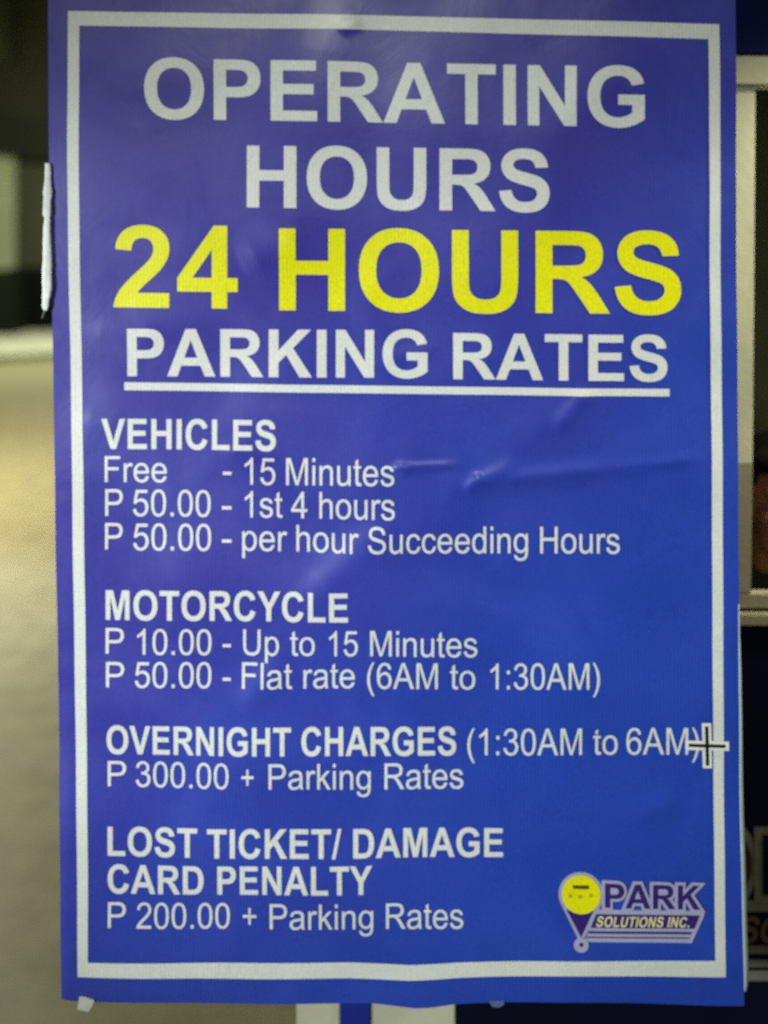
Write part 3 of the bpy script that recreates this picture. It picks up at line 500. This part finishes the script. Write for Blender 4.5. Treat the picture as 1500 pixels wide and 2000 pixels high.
def strip(o, i, name='border_strip'):
    v = []; f = []
    for (a_, b2) in zip(o, i): 
        for t in (0, 0.34, 0.67, 1): v.append((a_[0] * (1 - t) + b2[0] * t, a_[1] * (1 - t) + b2[1] * t))
    for k in range(len(o) - 1):
        for q in range(3): A = k * 4 + q; f.append([A, A + 1, A + 5, A + 4])
    P = np.array(v); Wd = ribs(P[:, 0], P[:, 1], 0.0006)
    o_ = link_mesh(name, Wd, f, M_white, sign, smooth=True)
    b2 = bmesh.new(); b2.from_mesh(o_.data)
    for q in b2.faces: q.normal_update()
    bmesh.ops.reverse_faces(b2, faces=[q for q in b2.faces if q.normal.y > 0]); b2.to_mesh(o_.data); b2.free()
strip(*side_v(LO, LI, 22, 1906, 50.5, 1878))
strip(*side_v(RO, RI, 48, 1904, 77, 1873))
def side_h(O, I, a0, a1, b0, b1, k=130):
    return [(x, np.interp(x, *O)) for x in np.linspace(a0, a1, k)], [(x, np.interp(x, *I)) for x in np.linspace(b0, b1, k)]
strip(*side_h(TO, TI, 134, 1404, 156, 1382.5))
strip(*side_h(BO, BI, 152.5, 1415.5, 172.5, 1395.5))

# text
B, R = BOLD, REG
LINES = [
 ('headline', M_white, 'grey white heading OPERATING', [(B, 'OPERATING', 282, 1259, 231, 249, 118)]),
 ('headline', M_white, 'grey white heading HOURS below OPERATING', [(B, 'HOURS', 482, 1073, 405, 414, 121)]),
 ('headline', M_yell, 'yellow line 24 HOURS', [(B, '24', 221, 464, 600, 603, 161), (B, 'HOURS', 545, 1331, 606, 613.5, 160)]),
 ('headline', M_white, 'white heading PARKING RATES', [(B, 'PARKING', 248, 835, 735, 738, 93), (B, 'RATES', 885, 1304, 740, 745, 90)]),
 ('text_line', M_white, 'white line VEHICLES', [(B, 'VEHICLES', 198, 539, 877, 880, 59)]),
 ('text_line', M_white, 'white line Free - 15 Minutes', [(R, 'Free', 204, 325, 942, 943, 51), (R, '-', 435, 452, 943, 943, 51), (R, '15', 478, 538, 946, 947, 53), (R, 'Minutes', 559, 770, 947, 948, 53)]),
 ('text_line', M_white, 'white line P 50.00 - 1st 4 hours', [(R, 'P', 205, 239, 1008, 1008, 52), (R, '50.00', 259, 411, 1009, 1010, 52), (R, '-', 433, 452, 1011, 1011, 52), (R, '1st', 478, 552, 1011, 1011, 52), (R, '4', 569, 600, 1012, 1012, 52), (R, 'hours', 624, 771, 1012, 1013, 52)]),
 ('text_line', M_white, 'white line P 50.00 - per hour Succeeding Hours', [(R, 'P', 205, 239, 1073, 1073, 51), (R, '50.00', 260, 412, 1075, 1076, 52), (R, '-', 433, 452, 1076, 1076, 52), (R, 'per', 473, 561, 1076, 1077, 52), (R, 'hour', 579, 701, 1077, 1078, 52), (R, 'Succeeding', 719, 1031, 1078, 1080, 52), (R, 'Hours', 1055, 1211, 1081, 1082, 52)]),
 ('text_line', M_white, 'white line MOTORCYCLE', [(B, 'MOTORCYCLE', 206, 680, 1211, 1214, 58)]),
 ('text_line', M_white, 'white line P 10.00 - Up to 15 Minutes', [(R, 'P', 206, 242, 1277, 1277, 50), (R, '10.00', 268, 413, 1278, 1279, 50), (R, '-', 435, 451, 1279, 1279, 50), (R, 'Up', 475, 545, 1279, 1280, 50), (R, 'to', 567, 615, 1280, 1280, 50), (R, '15', 643, 699, 1281, 1281, 50), (R, 'Minutes', 723, 932, 1281, 1282, 50)]),
 ('text_line', M_white, 'white line P 50.00 - Flat rate (6AM to 1:30AM)', [(R, 'P', 207, 243, 1342, 1342, 49), (R, '50.00', 264, 413, 1342, 1343, 50), (R, '-', 435, 451, 1344, 1344, 50), (R, 'Flat', 473, 571, 1343, 1344, 50), (R, 'rate', 593, 693, 1344, 1344, 50), (R, '(6AM', 717, 855, 1345, 1345, 51), (R, 'to', 879, 928, 1345, 1346, 50), (R, '1:30AM)', 958, 1172, 1346, 1347, 51)]),
 ('text_line', M_white, 'white line OVERNIGHT CHARGES (1:30AM to 6AM)', [(B, 'OVERNIGHT', 208, 569, 1473, 1475, 56), (B, 'CHARGES', 589, 891, 1475, 1476, 56), (R, '(1:30AM', 913, 1137, 1476, 1475, 52), (R, 'to', 1159, 1207, 1475, 1475, 51), (R, '6AM)', 1224, 1366, 1475, 1474, 52)]),
 ('text_line', M_white, 'white line P 300.00 + Parking Rates', [(R, 'P', 210, 246, 1536, 1536, 49), (R, '300.00', 265, 447, 1537, 1539, 50), (R, '+', 472, 496, 1540, 1540, 48), (R, 'Parking', 525, 724, 1540, 1541, 50), (R, 'Rates', 751, 905, 1541, 1541, 51)]),
 ('text_line', M_white, 'white line LOST TICKET/ DAMAGE', [(B, 'LOST', 210, 386, 1672, 1673, 57), (B, 'TICKET/', 405, 667, 1674, 1675, 57), (B, 'DAMAGE', 690, 983, 1675, 1676, 57)]),
 ('text_line', M_white, 'white line CARD PENALTY', [(B, 'CARD', 210, 398, 1745, 1746, 56), (B, 'PENALTY', 425, 727, 1746, 1746, 56)]),
 ('text_line', M_white, 'white line P 200.00 + Parking Rates', [(R, 'P', 211, 246, 1811, 1811, 49), (R, '200.00', 267, 449, 1812, 1813, 50), (R, '+', 474, 501, 1814, 1814, 50), (R, 'Parking', 527, 729, 1814, 1814, 50), (R, 'Rates', 754, 905, 1814, 1814, 50)]),
]
for nm, mt, lb, ws in LINES:
    line = bpy.data.objects.new(nm, None); C.objects.link(line); line.parent = sign; line['label'] = lb; line.empty_display_size = 0.05
    for wd_ in ws:
        sh2 = []
        for g_ in word(*wd_):      # dots of i and : are fills of their own
            if len(g_) == 2 and (max(p[1] for p in g_[1]) < min(p[1] for p in g_[0]) - 0.5): sh2 += [[g_[0]], [g_[1]]]
            else: sh2.append(g_)
        drape('word', sh2, mt, line)
drape('underline', [[[(242, 747), (1308, 760), (1308, 774.5), (242, 762.5)]]], M_white, sign)

# company emblem
def circle(cx, cy, r, k=40, a0=0, a1=360):
    return [(cx + r * math.cos(math.radians(a0 + (a1 - a0) * i / k)), cy + r * math.sin(math.radians(a0 + (a1 - a0) * i / k))) for i in range(k)]
def emblem(name, parent, T, mats, label, **kw):
    line, dark, gold, disc, mark = mats
    root = bpy.data.objects.new(name, None); C.objects.link(root); root.parent = parent; root['label'] = label; root.empty_display_size = 0.05
    tf = lambda shapes: [[[T(x, y) for x, y in c] for c in cs] for cs in shapes]
    base = kw.pop('base', 0.0010); st = kw.pop('step', 0.0004); ring = kw.pop('ring', True)
    def put(nm, shapes, m, lvl): drape(nm, tf(shapes), m, root, off=base + lvl * st, **kw)
    # pale outlines: pin, letters, banner
    pin = [(1135 + 43.5 * math.cos(math.radians(t)), 1748 + 43.5 * math.sin(math.radians(t))) for t in np.linspace(152, 388, 40)] + [(1139, 1838), (1131, 1838)]
    put('pin_outline', [[pin]], line, 0)
    pk = word(BOLD, 'PARK', 1181, 1366, 1771.5, 1774, 47, 0.0)
    put('banner_outline', [[[(1163, 1776), (1372, 1777), (1375, 1785), (1350, 1839), (1142, 1839)]]], line, 1)
    for i, g_ in enumerate(pk):
        put('letter_outline', [[stroke_outset(g_[0], 6.0)]], line, 2 + i * 0.4)
    put('letter', pk, dark, 4.4)
    ctr = [c for g_ in pk for c in g_[1:]]
    put('disc', [[circle(1135.5, 1748, 37.5)]], disc, 2)
    put('pin_tip', [[[(1106, 1777), (1121, 1784), (1135, 1787), (1149, 1784), (1160, 1777), (1135, 1831)]]], dark, 1)
    put('slot_mark', [[[(1118, 1730), (1151, 1729.5), (1150, 1737), (1120, 1737)]]], mark[0], 3)
    for mx_, my_ in ((1114, 1751), (1133, 1752), (1154, 1749)): put('disc_mark', [[circle(mx_, my_, 4, 12)]], mark[1], 3)
    if ring: put('ring', [[circle(1135, 1845, 14.5)]], line, 3)
    if ring: put('ring_hole', [[circle(1135, 1844, 4.2, 16)]], dark, 4)
    put('banner_band', [[[(1164, 1784.5), (1365, 1785.5), (1355, 1811), (1153, 1811)]]], dark, 3)
    put('banner_stripe', [[[(1149, 1817.5), (1350, 1817.5), (1348, 1822), (1147, 1822)]], [[(1146, 1828), (1346, 1828), (1345.5, 1830.5), (1145, 1830.5)]]], dark, 3)
    put('banner_lettering', word(BOLD, 'SOLUTIONS INC.', 1163, 1344, 1808.5, 1808.5, 20, 0.2), gold, 4)
    return root
emblem('company_emblem', sign, lambda x, y: (x, y), (M_logo_line, M_logo_dark, M_logo_gold, M_yell, (M_brown, M_olive)), 'emblem with yellow disc on a pin and PARK SOLUTIONS INC. banner')

# screen cursor, laid on the sign as a flat cross
def plus(cx, cy, l, r, t, bt_, w_, sl=0.0):
    h = w_ / 2
    return [(cx - l, cy - h - 1), (cx - h, cy - h), (cx - h - sl, cy - t), (cx + h - sl, cy - t), (cx + h, cy - h), (cx + r, cy - h + 1), (cx + r, cy + h + 1), (cx + h, cy + h), (cx + h + sl, cy + bt_), (cx - h + sl, cy + bt_), (cx - h, cy + h), (cx - l, cy + h - 1)]
drape('cursor_cross', [[plus(1380.5, 1456, 42, 43, 44, 44, 18, 1)]], M_cross, sign, off=0.0016, label='screen cursor, a cream cross with a black core over the right border')
drape('cursor_core', [[plus(1380.5, 1456, 36, 36, 38, 39, 6.6, 1)]], M_black, sign, off=0.0021)

# ------------------------------------------------------------------ white strip hanging at the left edge
wsv = []; wsf = []
prof = [(319, 87, 99), (328, 86.5, 100), (352, 85.5, 100.5), (366, 84, 101.5), (372, 82, 103), (382, 83, 103), (390, 84, 101), (410, 83, 101.5), (423, 83, 101.5), (427, 85.5, 100), (440, 84.5, 100.5), (480, 82.5, 101), (520, 80.5, 102), (545, 81, 103), (562, 82, 103), (575, 82, 101.5), (583, 82.5, 99), (590, 81.5, 97), (600, 82, 96), (606, 85, 94)]
rs = random.Random(3)
ys_ = np.linspace(319, 606, 58); pa = np.interp(ys_, [p[0] for p in prof], [p[1] for p in prof]); pb = np.interp(ys_, [p[0] for p in prof], [p[2] for p in prof])
for i, (y_, a_, b2) in enumerate(zip(ys_, pa, pb)):
    c_ = (a_ + b2) / 2 + rs.uniform(-0.5, 0.5); r_ = (b2 - a_) / 2 * rs.uniform(0.86, 0.94) * (0.72 if 422 < y_ < 428 else 1)
    fr = max(0.0, (y_ - 555) / 50)
    for q in range(12):
        t = 2 * math.pi * q / 12
        rr = r_ * (1 + 0.10 * math.sin(3 * t + i * 0.2) + rs.uniform(-0.16, 0.16) * fr)
        wsv.append(((c_ + 2.5 + rr * math.cos(t) - 750) * S, -0.006 + rr * 0.38 * S * math.sin(t), EYE - (y_ - 450) * S))
    if i:
        for q in range(12): A = (i - 1) * 12; wsf.append([A + q, A + 12 + q, A + 12 + (q + 1) % 12, A + (q + 1) % 12])
wsf += [list(range(12)), list(range(len(wsv) - 12, len(wsv)))[::-1]]
stt = empty('white_strip', 'narrow white strip with a frayed lower end hanging at the left edge of the sign', 'strip', (wsv[-1][0], -0.014, wsv[-1][2]))
link_mesh('strip_body', wsv, wsf, M_cloth, stt, smooth=True)
link_mesh('frayed_end', [((x - 750) * S, -0.006 + q * 0.001, EYE - (y - 450) * S) for q in (0, 1) for x, y in ((90, 598), (93, 600), (86, 620), (83, 622))], [[3, 2, 1, 0], [4, 5, 6, 7], [0, 1, 5, 4], [1, 2, 6, 5], [2, 3, 7, 6], [3, 0, 4, 7]], M_strap, stt)

# ------------------------------------------------------------------ booth behind the sign
YB = 0.16
booth = empty('parking_booth', 'cream and navy parking booth with a service window behind the right of the sign', 'booth', (0.6, 0.6, 0))
XR = 2600
def bp_(name, x0, y0, x1, y1, Y, dep, m, **k): return pbox(name, x0, y0, x1, y1, Y, dep, m, booth, k.pop('bevel', 0.002), **k)
gz = 450 + EYE / (S * (D + YB) / D)     # layout height of the floor at the booth front
bp_('roof_fascia', 575, -560, XR, 106, YB - 0.012, 0.05, M_navy)
bp_('lintel', 575, 109, XR, 165.5, YB - 0.010, 0.06, M_cream)
prism('window_jamb', [(1300, 167), (1475.5, 167), (1470, 905), (1300, 905)], YB - 0.001, 0.06, M_cream, booth)
prism('window_jamb', [(1300, 906), (1470, 906), (1466.5, 1158), (1300, 1158)], YB - 0.001, 0.055, M_taupe, booth, label='lower length of the window jamb, its shadow put into a taupe colour')  # shadow on the jamb painted as a darker piece
bp_('upper_wall', 575, 167, 1299, 1222, YB, 0.05, M_cream)
bp_('window_sill', 1300, 1160, XR, 1189, YB - 0.002, 0.022, M_taupe)
bp_('sill_moulding', 1300, 1200, XR, 1223, YB - 0.012, 0.07, M_taupe)
bp_('sill_gap', 1300, 1189.5, XR, 1199.5, YB + 0.006, 0.05, M_dnavy)
bp_('corner_post', 579, 1223.5, 664.5, gz, YB, 0.05, M_cream)
bp_('blue_stripe', 665, 1223.5, 724.5, gz, YB - 0.003, 0.053, M_bstripe)
bp_('cream_panel', 725, 1223.5, 889.5, gz, YB, 0.05, M_cream)
bp_('navy_panel', 890, 1223.5, XR, gz, YB, 0.05, M_dnavy)
xl_ = Pt(579, 0, YB).x; xr_ = Pt(XR, 0, YB).x; zt = Pt(0, -560, YB).z
from_bm('side_wall', box_bm((xl_, YB + 0.051, 0), (xl_ + 0.04, 1.9, zt)), M_cream, booth)
from_bm('side_wall', box_bm((xr_ - 0.04, YB + 0.051, 0), (xr_, 1.9, zt)), M_cream, booth)
from_bm('back_wall', box_bm((xl_ + 0.041, 1.86, 0), (xr_ - 0.041, 1.9, zt)), M_inner, booth)
from_bm('inner_lining', box_bm((xl_ + 0.041, YB + 0.06, 0), (xl_ + 0.05, 1.855, zt)), M_inner, booth)
from_bm('roof', box_bm((xl_ - 0.05, YB + 0.04, zt + 0.001), (xr_ + 0.05, 1.95, zt + 0.05), 0.005), M_navy, booth)
cz = Pt(0, 1300, YB).z
from_bm('counter', box_bm((xl_ + 0.06, YB + 0.101, cz - 0.03), (xr_ - 0.05, YB + 0.34, cz), 0.003), M_taupe, booth)
kk = 2.5
emblem('booth_emblem', booth, lambda x, y: (1475 + (x - 1176) * kk, 1767 + (y - 1780) * kk), (M_embl, M_dnavy, M_emgold, M_embr, (M_dnavy, M_dnavy)), 'large emblem on the navy lower panel, its shade put into dim colours', Y=YB, base=0.001, step=0.0007, ring=False)

# ------------------------------------------------------------------ clerk in the booth window
def ell(bm, c, r, seg_=20, rings=14):
    q = bmesh.ops.create_uvsphere(bm, u_segments=seg_, v_segments=rings, radius=1)
    for v in q['verts']: v.co = Vector((c[0] + v.co.x * r[0], c[1] + v.co.y * r[1], c[2] + v.co.z * r[2]))
def limb(bm, p0, p1, r0, r1, k=10):
    p0, p1 = Vector(p0), Vector(p1)
    for i in range(k + 1):
        t = i / k; r = r0 + (r1 - r0) * t; ell(bm, p0.lerp(p1, t), (r, r, r), 12, 8)
hx = Pt(1528, 0, 0.50).x; hz = Pt(0, 985, 0.50).z; hy = 0.50
per = empty('person', 'person with black hair and a dark shirt sitting inside the booth window', 'person', (hx, hy + 0.05, hz - 0.62))
bm = bmesh.new()
ell(bm, (hx, hy + 0.02, hz + 0.03), (0.076, 0.092, 0.105)); ell(bm, (hx, hy - 0.012, hz - 0.045), (0.058, 0.068, 0.072))
ell(bm, (hx, hy - 0.045, hz - 0.085), (0.026, 0.026, 0.024)); ell(bm, (hx, hy - 0.058, hz + 0.035), (0.058, 0.022, 0.014))
limb(bm, (hx, hy - 0.070, hz + 0.022), (hx, hy - 0.094, hz - 0.022), 0.009, 0.013, 5)
for s_ in (-1, 1):
    ell(bm, (hx + s_ * 0.014, hy - 0.083, hz - 0.026), (0.009, 0.010, 0.007)); ell(bm, (hx + s_ * 0.043, hy - 0.046, hz - 0.012), (0.024, 0.024, 0.020))
    ell(bm, (hx + s_ * 0.077, hy + 0.012, hz + 0.002), (0.009, 0.020, 0.032))
limb(bm, (hx, hy + 0.02, hz - 0.07), (hx, hy + 0.04, hz - 0.18), 0.055, 0.062, 6)
ell(bm, (hx, hy + 0.05, hz - 0.24), (0.16, 0.09, 0.07)); ell(bm, (hx, hy + 0.06, hz - 0.38), (0.155, 0.10, 0.19)); ell(bm, (hx, hy + 0.07, hz - 0.55), (0.16, 0.12, 0.12))
tz = cz + 0.03
for s_ in (-1, 1):
    sh_ = (hx + s_ * 0.18, hy + 0.05, hz - 0.245); el = (hx + s_ * 0.22, hy + 0.07, hz - 0.50); wr = (hx + s_ * 0.12, hy - 0.10, hz - 0.60)
    limb(bm, sh_, el, 0.050, 0.040); limb(bm, el, wr, 0.038, 0.026)
    pal = Vector((wr[0] - s_ * 0.045, wr[1] - 0.03, wr[2] - 0.005))
    limb(bm, wr, pal, 0.024, 0.026, 4)
    for f_ in range(4):
        d = Vector((-s_ * 0.045, -0.03 + 0.002 * f_, -0.002)); side = Vector((s_ * 0.010, -0.016, 0)) * (f_ - 1.5)
        st_ = pal + side + Vector((-s_ * 0.015, -0.01, 0)); ln = (0.9, 1.05, 1.0, 0.75)[f_]
        m1 = st_ + d * 0.6 * ln + Vector((0, 0, 0.004)); limb(bm, st_, m1, 0.0085, 0.0080, 4); limb(bm, m1, m1 + d * 0.5 * ln + Vector((0, 0, -0.012)), 0.0080, 0.0068, 4)
    limb(bm, pal + Vector((s_ * 0.02, 0.012, 0)), pal + Vector((-s_ * 0.03, 0.035, 0.004)), 0.011, 0.008, 5)
body = from_bm('body', bm, M_skin, per, smooth=True)
rm = body.modifiers.new('fuse', 'REMESH'); rm.mode = 'VOXEL'; rm.voxel_size = 0.005; rm.use_smooth_shade = True
s2 = body.modifiers.new('smooth', 'SMOOTH'); s2.iterations = 4; s2.factor = 0.5
bm = bmesh.new()
ell(bm, (hx, hy + 0.03, hz + 0.055), (0.080, 0.094, 0.092)); ell(bm, (hx, hy + 0.065, hz + 0.0), (0.077, 0.062, 0.09)); ell(bm, (hx - 0.035, hy - 0.045, hz + 0.10), (0.05, 0.03, 0.025)); ell(bm, (hx + 0.035, hy - 0.045, hz + 0.103), (0.045, 0.03, 0.025))
for v in bm.verts:
    if v.co.y < hy - 0.03 and v.co.z < hz + 0.075: v.co.y = hy - 0.03 + 0.3 * (v.co.y - hy + 0.03)
hr = from_bm('hair', bm, M_hair, per, smooth=True)
rm = hr.modifiers.new('fuse', 'REMESH'); rm.mode = 'VOXEL'; rm.voxel_size = 0.005; rm.use_smooth_shade = True
bm = bmesh.new()
ell(bm, (hx, hy + 0.05, hz - 0.245), (0.178, 0.108, 0.075)); ell(bm, (hx, hy + 0.06, hz - 0.38), (0.172, 0.118, 0.20)); ell(bm, (hx, hy + 0.07, hz - 0.56), (0.176, 0.135, 0.12))
limb(bm, (hx, hy + 0.035, hz - 0.16), (hx, hy + 0.05, hz - 0.2), 0.066, 0.09, 4)
for s_ in (-1, 1): limb(bm, (hx + s_ * 0.18, hy + 0.05, hz - 0.245), (hx + s_ * 0.22, hy + 0.07, hz - 0.49), 0.060, 0.052)
st_ = from_bm('shirt', bm, M_shirt, per, smooth=True)
rm = st_.modifiers.new('fuse', 'REMESH'); rm.mode = 'VOXEL'; rm.voxel_size = 0.006; rm.use_smooth_shade = True
for s_ in (-1, 1):
    bm = bmesh.new(); ell(bm, (hx + s_ * 0.031, hy - 0.064, hz + 0.012), (0.013, 0.012, 0.009), 12, 8); bm.verts.index_update(); ey = from_bm('eye', bm, M_eye, per, smooth=True)
    bm = bmesh.new(); ell(bm, (hx + s_ * 0.031, hy - 0.0735, hz + 0.012), (0.0055, 0.004, 0.0055), 10, 6); bm.verts.index_update(); from_bm('iris', bm, M_iris, ey, smooth=True)
    bm = bmesh.new(); limb(bm, (hx + s_ * 0.014, hy - 0.079, hz + 0.032), (hx + s_ * 0.052, hy - 0.070, hz + 0.034), 0.0045, 0.003, 8); bm.verts.index_update(); from_bm('eyebrow', bm, M_hair, per, smooth=True)
bm = bmesh.new(); ell(bm, (hx, hy - 0.074, hz - 0.052), (0.024, 0.010, 0.0045), 14, 8); ell(bm, (hx, hy - 0.073, hz - 0.061), (0.020, 0.010, 0.006), 14, 8); bm.verts.index_update(); from_bm('mouth', bm, M_lip, per, smooth=True)
for s_ in (-1, 1):
    A = Vector((hx + s_ * 0.065, hy - 0.045, hz - 0.165)); Bq = Vector((hx + s_ * 0.012, hy - 0.072, hz - 0.36)); d = Vector((0.009, 0, 0))
    vv = []
    for i in range(9):
        t = i / 8; p = A.lerp(Bq, t) + Vector((0, -0.012 * math.sin(math.pi * t), 0)); vv += [p - d, p + d]
    o = link_mesh('lanyard', vv, [[2 * i, 2 * i + 1, 2 * i + 3, 2 * i + 2] for i in range(8)], M_strap, per)
    so = o.modifiers.new('thickness', 'SOLIDIFY'); so.thickness = 0.0015
